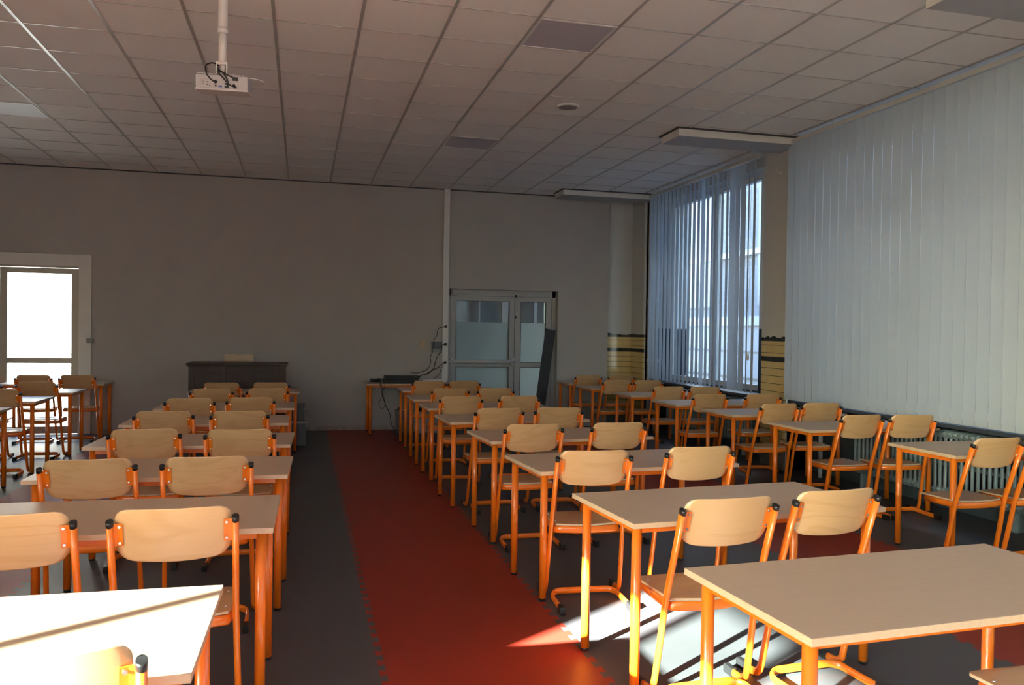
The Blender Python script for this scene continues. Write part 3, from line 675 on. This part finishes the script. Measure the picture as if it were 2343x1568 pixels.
# ================================================================ RADIATORS
def radiator(label, x, y0, y1, z0, z1):
    t = thing('radiator', label, 'radiator', (x, y0, 0), 0, 'cast-iron radiators under the windows')
    n = int((y1-y0)/.06); m0 = None
    for k in range(n):
        if m0 is None:
            m = MB()
            for dx in (-.06, 0, .06):
                m.tube([(dx, 0, z0+.02), (dx, 0, z0+.06), (dx, 0, z1-.06), (dx, 0, z1-.02)], .014, .016, seg=8, side=Vector((1, 0, 0)))
            for zz_ in (z0+.04, z1-.04): m.tube([(-.085, 0, zz_), (-.06, 0, zz_+.018), (.06, 0, zz_+.018), (.085, 0, zz_)], .024, .03, seg=8, side=Vector((0, 1, 0)))
            m.box(-.07, .07, -.012, .012, (z0+z1)/2-.02, (z0+z1)/2+.015, bev=.006)
            m0 = m.build('fin', M_rad, t); f = m0
        else: f = m0.copy(); C.objects.link(f); f.parent = t
        f.location = (0, .03+k*.06, 0)
    m = MB(); m.tube([(0, -.05, z0+.04), (0, y1-y0+.05, z0+.04)], .016, seg=8, side=Vector((1, 0, 0))); m.tube([(0, -.02, z1-.04), (0, y1-y0, z1-.04)], .016, seg=8, side=Vector((1, 0, 0)))
    for yy in (.15, y1-y0-.15): m.box(-.06, .06, yy-.02, yy+.02, 0, z0+.03)
    m.build('header_pipe', M_rad, t)
radiator('long grey-green cast-iron radiator under the closed white blind', 5.56, 5.10, 7.22, .14, .72)
radiator('cast-iron radiator under the open-slatted far blind', 5.54, 9.2, 11.6, .14, .72)
m = MB(); m.tube(bez([(5.48, 7.72, 0), (5.48, 7.72, .4), (5.48, 7.72, .76)]), .022, seg=12, side=Vector((1, 0, 0))); tag(m.build('heating_pipe', M_pipe), 'white vertical pipe beside the tiled pilaster below the closed blind', 'pipe')
for k, (yy, xx) in enumerate(((12.10, 5.40), (11.93, 5.44))):
    m = MB(); m.tube([(xx, yy, 0), (xx, yy, 2), (xx, yy, ZC)], .036, seg=16, side=Vector((1, 0, 0)))
    for z in (1.1, 2.05, 2.5): m.cyl(xx, yy, z-.03, z+.03, .042, 16)
    tag(m.build('heating_pipe', M_pipe), ('white floor-to-ceiling pipe nearest the tiled far corner' if k == 0 else 'white floor-to-ceiling pipe between the corner pipe and the blind'), 'pipe', 'white corner pipes')
# hook on the pier
m = MB(); m.tube(bez([(XR-.001, 8.36, 3.42), (XR-.03, 8.36, 3.42), (XR-.045, 8.36, 3.44), (XR-.045, 8.36, 3.47)]), .005, seg=8, side=None); m.box(XR-.006, XR, 8.34, 8.38, 3.40, 3.45); tag(m.build('wall_hook', M_white), 'small white hook high on the pilaster between the two blinds', 'hook')
# ================================================================ CEILING FITTINGS
def ceil_light(i, j, label):
    x, y = GX+.6*i, GY+.6*j
    t = thing('ceiling_light', label, 'ceiling light', (x, y, ZC), 0, 'square recessed ceiling lights')
    m = MB()
    for a, b, c, d in ((.012, .03, .012, .588), (.57, .588, .012, .588), (.03, .57, .012, .03), (.03, .57, .57, .588)): m.box(a, b, c, d, -.006, .004)
    m.build('frame', M_white, t); m = MB(); m.box(.03, .57, .03, .57, -.002, .003); m.build('diffuser', M_diff, t)
ceil_light(3, 2, 'near square ceiling light panel, above the middle column of desks')
ceil_light(3, 8, 'small far square ceiling light panel, toward the back wall')
ceil_light(-5, 8, 'whitish square ceiling light panel at the left picture edge')
m = MB(); m.cyl(2.484, 7.58, ZC-.012, ZC+.004, .103, 32, r2=.108); sp = tag(m.build('ceiling_speaker', M_white), 'round flat ceiling speaker between the ceiling tiles', 'speaker')
m = MB(); m.cyl(2.484, 7.58, ZC-.0135, ZC-.012, .088, 32, m=None); m.build('grille', plain('speaker_mesh', (.30, .29, .28), .6, noise=.3, nscale=300), sp)
# projector on its drop pole
pr = thing('projector', 'white ceiling projector hanging on a pole with black cables', 'projector', (-.50, 5.42, 3.02), math.radians(-4))
m = MB(); m.cyl(-.01, .06, .40, ZC-3.02+.004, .030, 20); m.cyl(-.01, .06, .17, .40, .025, 20); m.cyl(-.01, .06, .375, .41, .033, 20); m.build('drop_pole', M_white, pr)
m = MB(); m.cyl(-.01, .06, ZC-3.02-.01, ZC-3.02+.002, .09, 24); m.build('ceiling_plate', M_white, pr)
m = MB(); m.box(-.045, -.037, .02, .10, .11, .19); m.box(.017, .025, .02, .10, .11, .19); m.box(-.045, .025, .03, .09, .175, .19); m.box(-.02, .005, .045, .075, .08, .18, bev=.003)
m.box(-.16, .11, .04, .06, .112, .117); m.build('mounting_yoke', M_white, pr)
m = MB(); m.cyl(.155, .14, .104, .109, .082, 28); m.build('cover_disc', M_white, pr)
for x in (-.055, .055, .12): 
    m = MB(); m.cyl(x, .05, .09, .12, .006, 8); m.build('mounting_screw', M_white, pr)
m = MB(); m.box(-.155, .155, -.02, .20, 0, .092, bev=.010); pb = m.build('body', M_projb, pr); pb.rotation_euler = (.13, 0, 0)
m = MB(); m.box(-.158, .158, -.023, .203, -.002, .010, bev=.004); m.box(.02, .08, .06, .07, -.004, -.001); m.build('bottom_plate', plain('projector_base', (.55, .52, .52), .4, noise=.02), pb)
m = MB(); m.box(-.125, .10, -.0215, -.019, .012, .062, bev=.003); m.build('socket_panel', M_projb, pb)
m = MB()
for x, z, w, h, mm in ((-.085, .045, .006, .006, M_black), (-.085, .030, .006, .006, M_black), (-.07, .025, .006, .006, M_black), (-.055, .024, .007, .007, M_beige), (-.038, .044, .010, .010, M_black), (-.036, .026, .010, .010, M_black), (-.008, .024, .022, .010, M_blue), (.03, .040, .024, .010, M_black), (.03, .022, .026, .012, M_black), (.08, .022, .02, .010, M_black), (-.11, .048, .014, .008, M_greyp), (-.11, .034, .012, .006, M_greyp)):
    m.box(x-w/2, x+w/2, -.024, -.0205, z-h/2, z+h/2, m=mm)
m.build('connector', None, pb)
m = MB(); m.box(.065, .10, -.023, -.018, .062, .084, m=M_black); m.build('power_inlet', None, pb)
m = MB(); m.tube([(0.0, .202, .05), (0.0, .23, .05)], .035, seg=20, side=Vector((1, 0, 0))); m.build('lens', M_black, pb)
for k, P in enumerate(([(-.03, .05, .17), (-.06, .0, .17), (-.09, -.04, .14), (-.088, -.045, .09), (-.06, -.035, .055), (-.03, -.028, .04)], [(-.03, .03, .15), (-.02, -.02, .11), (.01, -.04, .07), (.05, -.035, .03), (.08, -.026, .022)],
                       [(-.03, .03, .15), (-.01, -.01, .12), (.04, -.03, .09), (.075, -.028, .075)], [(-.02, .03, .13), (.01, -.03, .10), (.035, -.04, .06), (.035, -.028, .025)])):
    m = MB(); m.tube(bez(P), .0045, seg=8, side=None)
    if k in (0, 1): m.tube([P[-1], (P[-1][0]-.012, P[-1][1]-.002, P[-1][2]+.012)], .009, seg=8, side=None)
    m.build('cable', M_cable, pr)
# ================================================================ BACK WALL FITTINGS
t = thing('cable_duct', 'white floor-to-ceiling cable duct beside the aluminium door', 'cable duct', (2.166, YB, 0))
m = MB(); m.box(-.045, .045, -.055, -.001, 0, ZC, bev=.003); m.build('duct_body', M_white, t)
for z in (1.63, 1.345, 1.07):
    m = MB(); m.box(-.032, .032, -.059, -.055, z-.065, z+.065, bev=.002); s = m.build('socket_plate', M_whitetrim, t)
    m = MB(); 
    for dz in (-.03, .03): m.tube([(0, -.0592, z+dz), (0, -.0602, z+dz)], .019, seg=16, side=Vector((1, 0, 0)))
    m.build('socket', M_white, s)
t = thing('distribution_box', 'grey wall-mounted fuse box with smoked cover above the amplifier desk', 'fuse box', (2.045, YB, 1.285))
m = MB(); m.box(-.095, .075, -.06, -.001, -.085, .085, bev=.006); m.build('housing', M_greyp, t)
m = MB(); m.box(-.085, .068, -.07, -.06, -.035, .075, bev=.004); m.build('cover', M_smoke, t)
m = MB()
for z in (.02, -.01): m.box(-.07, .055, -.073, -.07, z, z+.006)
m.build('breaker_slot', M_black, t)
t = thing('light_switch', 'beige double light switch left of the fuse box', 'switch', (1.815, YB, 1.325))
m = MB(); m.box(-.045, .045, -.010, -.001, -.075, .075, bev=.003); m.build('plate', M_beige, t)
for z in (-.035, .035):
    m = MB(); m.box(-.03, .03, -.016, -.010, z-.028, z+.028, bev=.003); m.build('rocker', M_beige, t)
t = thing('light_switch', 'small grey switch box on the garden door architrave', 'switch', (-2.885, YB-.03, 1.315))
m = MB(); m.box(-.035, .045, -.05, -.001, -.036, .036, bev=.004); m.build('housing', M_greyp, t); m = MB(); m.box(-.02, .03, -.055, -.05, -.024, .024, bev=.003); m.build('rocker', M_greyp, t)
# amplifier stack
t = thing('amplifier', 'black rack amplifier on the desk against the back wall', 'amplifier', (1.18, 12.02, .75))
m = MB(); m.box(0, .50, 0, .30, .006, .052, bev=.003); m.build('lower_unit', M_black, t)
m = MB(); m.box(.02, .52, .01, .30, .054, .102, bev=.003); u = m.build('upper_unit', M_black, t)
m = MB(); 
for k in range(5): m.tube([(.16+k*.04, .01, .078), (.16+k*.04, -.008, .078)], .010, seg=12, side=Vector((1, 0, 0)))
m.build('knob', M_black, u)
m = MB()
for k in range(4): m.box(.13+k*.045, .134+k*.045, .006, .0095, .062, .066)
m.build('indicator', plain('pale_print', (.4, .4, .4), .5), u)
m = MB(); m.box(.44, .49, .006, .0095, .085, .096); m.box(.44, .49, -.003, -.0005, .03, .042); m.build('badge', plain('grey_print', (.22, .22, .22), .5), u)
t = thing('power_strip', 'white power strip at the right end of the amplifier desk', 'power strip', (1.78, 12.25, .75))
m = MB(); m.box(0, .36, 0, .06, 0, .042, bev=.005); b_ = m.build('strip_body', M_white, t)
m = MB(); [m.cyl(.05+k*.06, .03, .042, .0435, .019, 14) for k in range(5)]; m.build('socket', M_whitetrim, b_)
def cable(name, label, pts, mat=M_cable, r=.005, plug=None):
    t = thing(name, label, 'cable', pts[0]); o = Vector(pts[0])
    m = MB(); m.tube([p-o for p in bez(pts)], r, seg=8, side=None); m.build('cord', mat, t)
    if plug:
        q = Vector(plug)-o; m = MB(); m.tube([q+Vector((0, -.028, 0)), q+Vector((0, -.004, 0)), q], .021, seg=14, side=Vector((1, 0, 0))); m.tube([q+Vector((0, -.015, 0)), q+Vector((-.035, -.018, -.004))], .010, seg=8, side=None); m.build('plug', M_cable, t)
yw = YB-.06
cable('power_cable', 'black cable hanging from the topmost socket of the white duct', [(2.13, yw-.02, 1.60), (2.05, yw-.01, 1.56), (2.03, yw, 1.45), (1.98, yw-.04, 1.38), (1.96, yw-.03, 1.2), (1.93, yw-.01, 1.12), (1.94, yw-.01, 1.05), (1.90, yw-.02, .95), (1.80, yw-.05, .90), (1.68, 12.36, .885), (1.62, 12.30, .90), (1.60, 12.28, .866)], plug=(2.166, yw, 1.60))
cable('power_cable', 'black cable hanging from the middle socket of the white duct', [(2.13, yw-.02, 1.32), (2.11, yw-.02, 1.30), (2.10, yw-.02, 1.22), (2.04, yw-.01, 1.13), (2.0, yw-.01, 1.0), (1.98, yw-.02, .94), (1.88, 12.42, .87), (1.78, 12.36, .85), (1.72, 12.30, .80)], plug=(2.166, yw, 1.32), r=.006)
cable('power_cable', 'black cable falling from the lowest socket to the power strip', [(2.14, yw-.03, 1.0), (2.10, yw-.01, .93), (2.08, yw-.01, .86), (2.02, 12.42, .83), (1.96, 12.32, .806)], plug=(2.166, yw, 1.04), r=.004)
cable('audio_cable', 'dark red cable pair running from the lowest socket to the amplifier', [(2.14, yw-.03, 1.03), (2.05, yw-.02, .96), (1.95, yw-.03, .91), (1.85, 12.40, .87), (1.74, 12.30, .84), (1.695, 12.25, .83)], M_rcable, .006)
cable('audio_cable', 'thin black cable looping below the amplifier desk edge', [(1.14, 11.995, .755), (1.12, 11.895, .758), (1.13, 11.855, .72), (1.14, 11.855, .60), (1.11, 11.865, .52), (1.09, 11.865, .45), (1.12, 11.865, .40), (1.17, 11.865, .42), (1.17, 11.865, .52), (1.14, 11.855, .62), (1.17, 11.855, .72), (1.16, 11.875, .758), (1.20, 11.945, .756)], r=.003)
cable('power_cable', 'black cable dropping from the amplifier desk to the floor bins', [(1.12, 12.005, .755), (1.10, 11.885, .759), (1.11, 11.850, .72), (1.14, 11.855, .58), (1.20, 11.895, .42), (1.26, 11.945, .30), (1.28, 11.965, .18), (1.32, 11.985, .09), (1.40, 11.995, .05), (1.52, 12.005, .01)], r=.005)
m = MB(); P = []
for k in range(60):
    a = k*.55; P.append((1.06+.075*math.cos(a)*(1+.2*math.sin(k*.31)), 12.10+.055*math.sin(a), .758+.0009*k+.006*abs(math.sin(k*.7))))
m.tube(P, .005, seg=6, side=None); tag(m.build('cable_coil', M_cable), 'tangled coil of black cable at the left end of the amplifier desk', 'cable')
# bin and crate below
t = thing('waste_bin', 'round grey waste bin on the floor under the amplifier desk', 'bin', (1.50, 12.22, 0))
m = MB(); seg = 28
ra = [m.bm.verts.new((.11*math.cos(2*PI*k/seg), .11*math.sin(2*PI*k/seg), 0)) for k in range(seg)]; rb2 = [m.bm.verts.new((.135*math.cos(2*PI*k/seg), .135*math.sin(2*PI*k/seg), .34)) for k in range(seg)]
rc = [m.bm.verts.new((.13*math.cos(2*PI*k/seg), .13*math.sin(2*PI*k/seg), .34)) for k in range(seg)]; rd = [m.bm.verts.new((.106*math.cos(2*PI*k/seg), .106*math.sin(2*PI*k/seg), .02)) for k in range(seg)]
for A, B in ((ra, rb2), (rb2, rc), (rc, rd)):
    for k in range(seg): m.bm.faces.new((A[k], A[(k+1) % seg], B[(k+1) % seg], B[k]))
m.bm.faces.new(ra); m.bm.faces.new(rd); m.build('bin_body', M_greyp, t)
m = MB(); m.tube([(.137*math.cos(a*PI/12), .137*math.sin(a*PI/12), .335) for a in range(25)], .008, seg=6, side=None); m.build('rim', M_greyp, t)
for k in range(6):
    m = MB(); r = bmesh.ops.create_icosphere(m.bm, subdivisions=2, radius=.045)
    rr = random.Random(k)
    for v in m.bm.verts: v.co *= rr.uniform(.7, 1.15)
    a = k*1.05; o = m.build('crumpled_paper', [M_smoke, M_whitetrim, M_greyp][k % 3]); o.location = (1.50+.065*math.cos(a), 12.22+.065*math.sin(a), .315+.02*(k % 2)); tag(o, 'crumpled paper waste in the grey bin under the amplifier desk', 'paper', 'paper in the bin')
t = thing('plastic_crate', 'white slotted plastic crate beside the grey bin', 'crate', (1.66, 12.02, 0))
m = MB(); W, Dp, Hh = .42, .32, .30
def slotted(m, along, fix, n):
    m.box(*( (0, W, fix, fix+.008) if along == 'x' else (fix, fix+.008, 0, Dp)), 0, .03)
    for z0, z1 in ((.135, .155), (.26, Hh)): m.box(*((0, W, fix, fix+.008) if along == 'x' else (fix, fix+.008, 0, Dp)), z0, z1)
    L_ = W if along == 'x' else Dp
    for k in range(n+1):
        p = k*(L_-.012)/n
        m.box(*((p, p+.012, fix, fix+.008) if along == 'x' else (fix, fix+.008, p, p+.012)), 0, Hh)
slotted(m, 'x', 0, 14); slotted(m, 'x', Dp-.008, 14); slotted(m, 'y', 0, 9); slotted(m, 'y', W-.008, 9); m.box(0, W, 0, Dp, 0, .008); m.build('crate_body', M_crate, t)
m = MB(); m.box(-.008, W+.008, -.008, 0, Hh-.02, Hh+.004); m.box(-.008, W+.008, Dp, Dp+.008, Hh-.02, Hh+.004); m.box(-.008, 0, 0, Dp, Hh-.02, Hh+.004); m.box(W, W+.008, 0, Dp, Hh-.02, Hh+.004); m.build('rim', M_crate, t)
m = MB(); m.box(-.12, .12, -.1, .1, -.05, .05, bev=.02); o = m.build('black_bag', M_black); o.location = (1.86, 12.18, .30); o.rotation_euler = (0, .15, .3); tag(o, 'black bag lying in the white slotted crate', 'bag')
# leaning board
m = MB(); m.box(-.085, .085, -.011, .011, 0, 1.60, bev=.002); o = m.build('leaning_board', M_board); o.location = (3.60, 12.30, .016); o.rotation_euler = (-.12, .185, .10)
tag(o, 'dark grey board leaning against the aluminium door frame', 'board')
# platform, desk, chair, box
t = thing('platform', 'low grey-blue teaching platform in front of the back wall', 'platform', (0, 0, 0))
m = MB(); m.box(-1.85, .065, 11.0, YB-.02, 0, .295); m.build('platform_base', M_plat, t)
m = MB(); m.box(-1.87, .085, 10.98, YB-.02, .295, .31, bev=.002); m.build('step_edge', M_platedge, t)
t = thing('teacher_desk', 'dark brown panelled wooden teacher desk on the platform', 'desk', (-1.46, 11.32, .31))
m = MB(); W, Dp = 1.28, .64
m.box(0, W, 0, Dp, .725, .75, bev=.008); m.box(.015, W-.015, .015, Dp-.015, .705, .725, bev=.004); m.build('tabletop', M_darkwood, t)
m = MB(); m.box(.03, W-.03, .045, .06, 0, .705)
for x in (.03, .42, .83, W-.10): m.box(x, x+.07, .03, .045, .0, .705, bev=.003)
for z0, z1 in ((0, .10), (.625, .705)): m.box(.03, W-.03, .031, .045, z0, z1, bev=.002)
m.build('front_panel', M_darkwood, t)
for x in (.03, W-.06):
    m = MB(); m.box(x, x+.03, .06, Dp-.03, 0, .705, bev=.003); m.build('side_panel', M_darkwood, t)
m = MB(); m.box(.80, W-.08, .34, Dp-.04, .12, .70, bev=.003); dr = m.build('drawer_block', M_darkwood, t)
t = thing('wooden_chair', 'light brown wooden chair standing behind the dark teacher desk', 'chair', (-.87, 12.28, .31), PI)
m = MB(); m.box(-.2, .2, .0, .40, .44, .458, bev=.006); m.build('seat', M_oak, t)
m = MB(); Mx = Matrix.Translation((0, -.02, .76)) @ Matrix.Rotation(PI/2, 4, 'X'); m.prism(rounded(.40, .17, .03), -.005, .005, M_oak, Mx, M_plyedge); m.build('backrest', None, t)
for x in (-.17, .17):
    m = MB(); m.tube([(x, .02, 0), (x, .01, .44), (x, -.004, .70)], .014, seg=10); m.build('back_leg', M_black, t)
    m = MB(); m.tube([(x, .37, 0), (x, .36, .44)], .014, seg=10); m.build('front_leg', M_black, t)
t = thing('storage_box', 'grey-green plastic storage box on the platform corner', 'box', (-.165, 11.12, .31))
m = MB(); m.box(0, .21, 0, .34, 0, .19, bev=.012); m.build('box_body', M_storage, t); m = MB(); m.box(-.008, .218, -.008, .348, .19, .21, bev=.004); m.build('lid', M_storage, t)
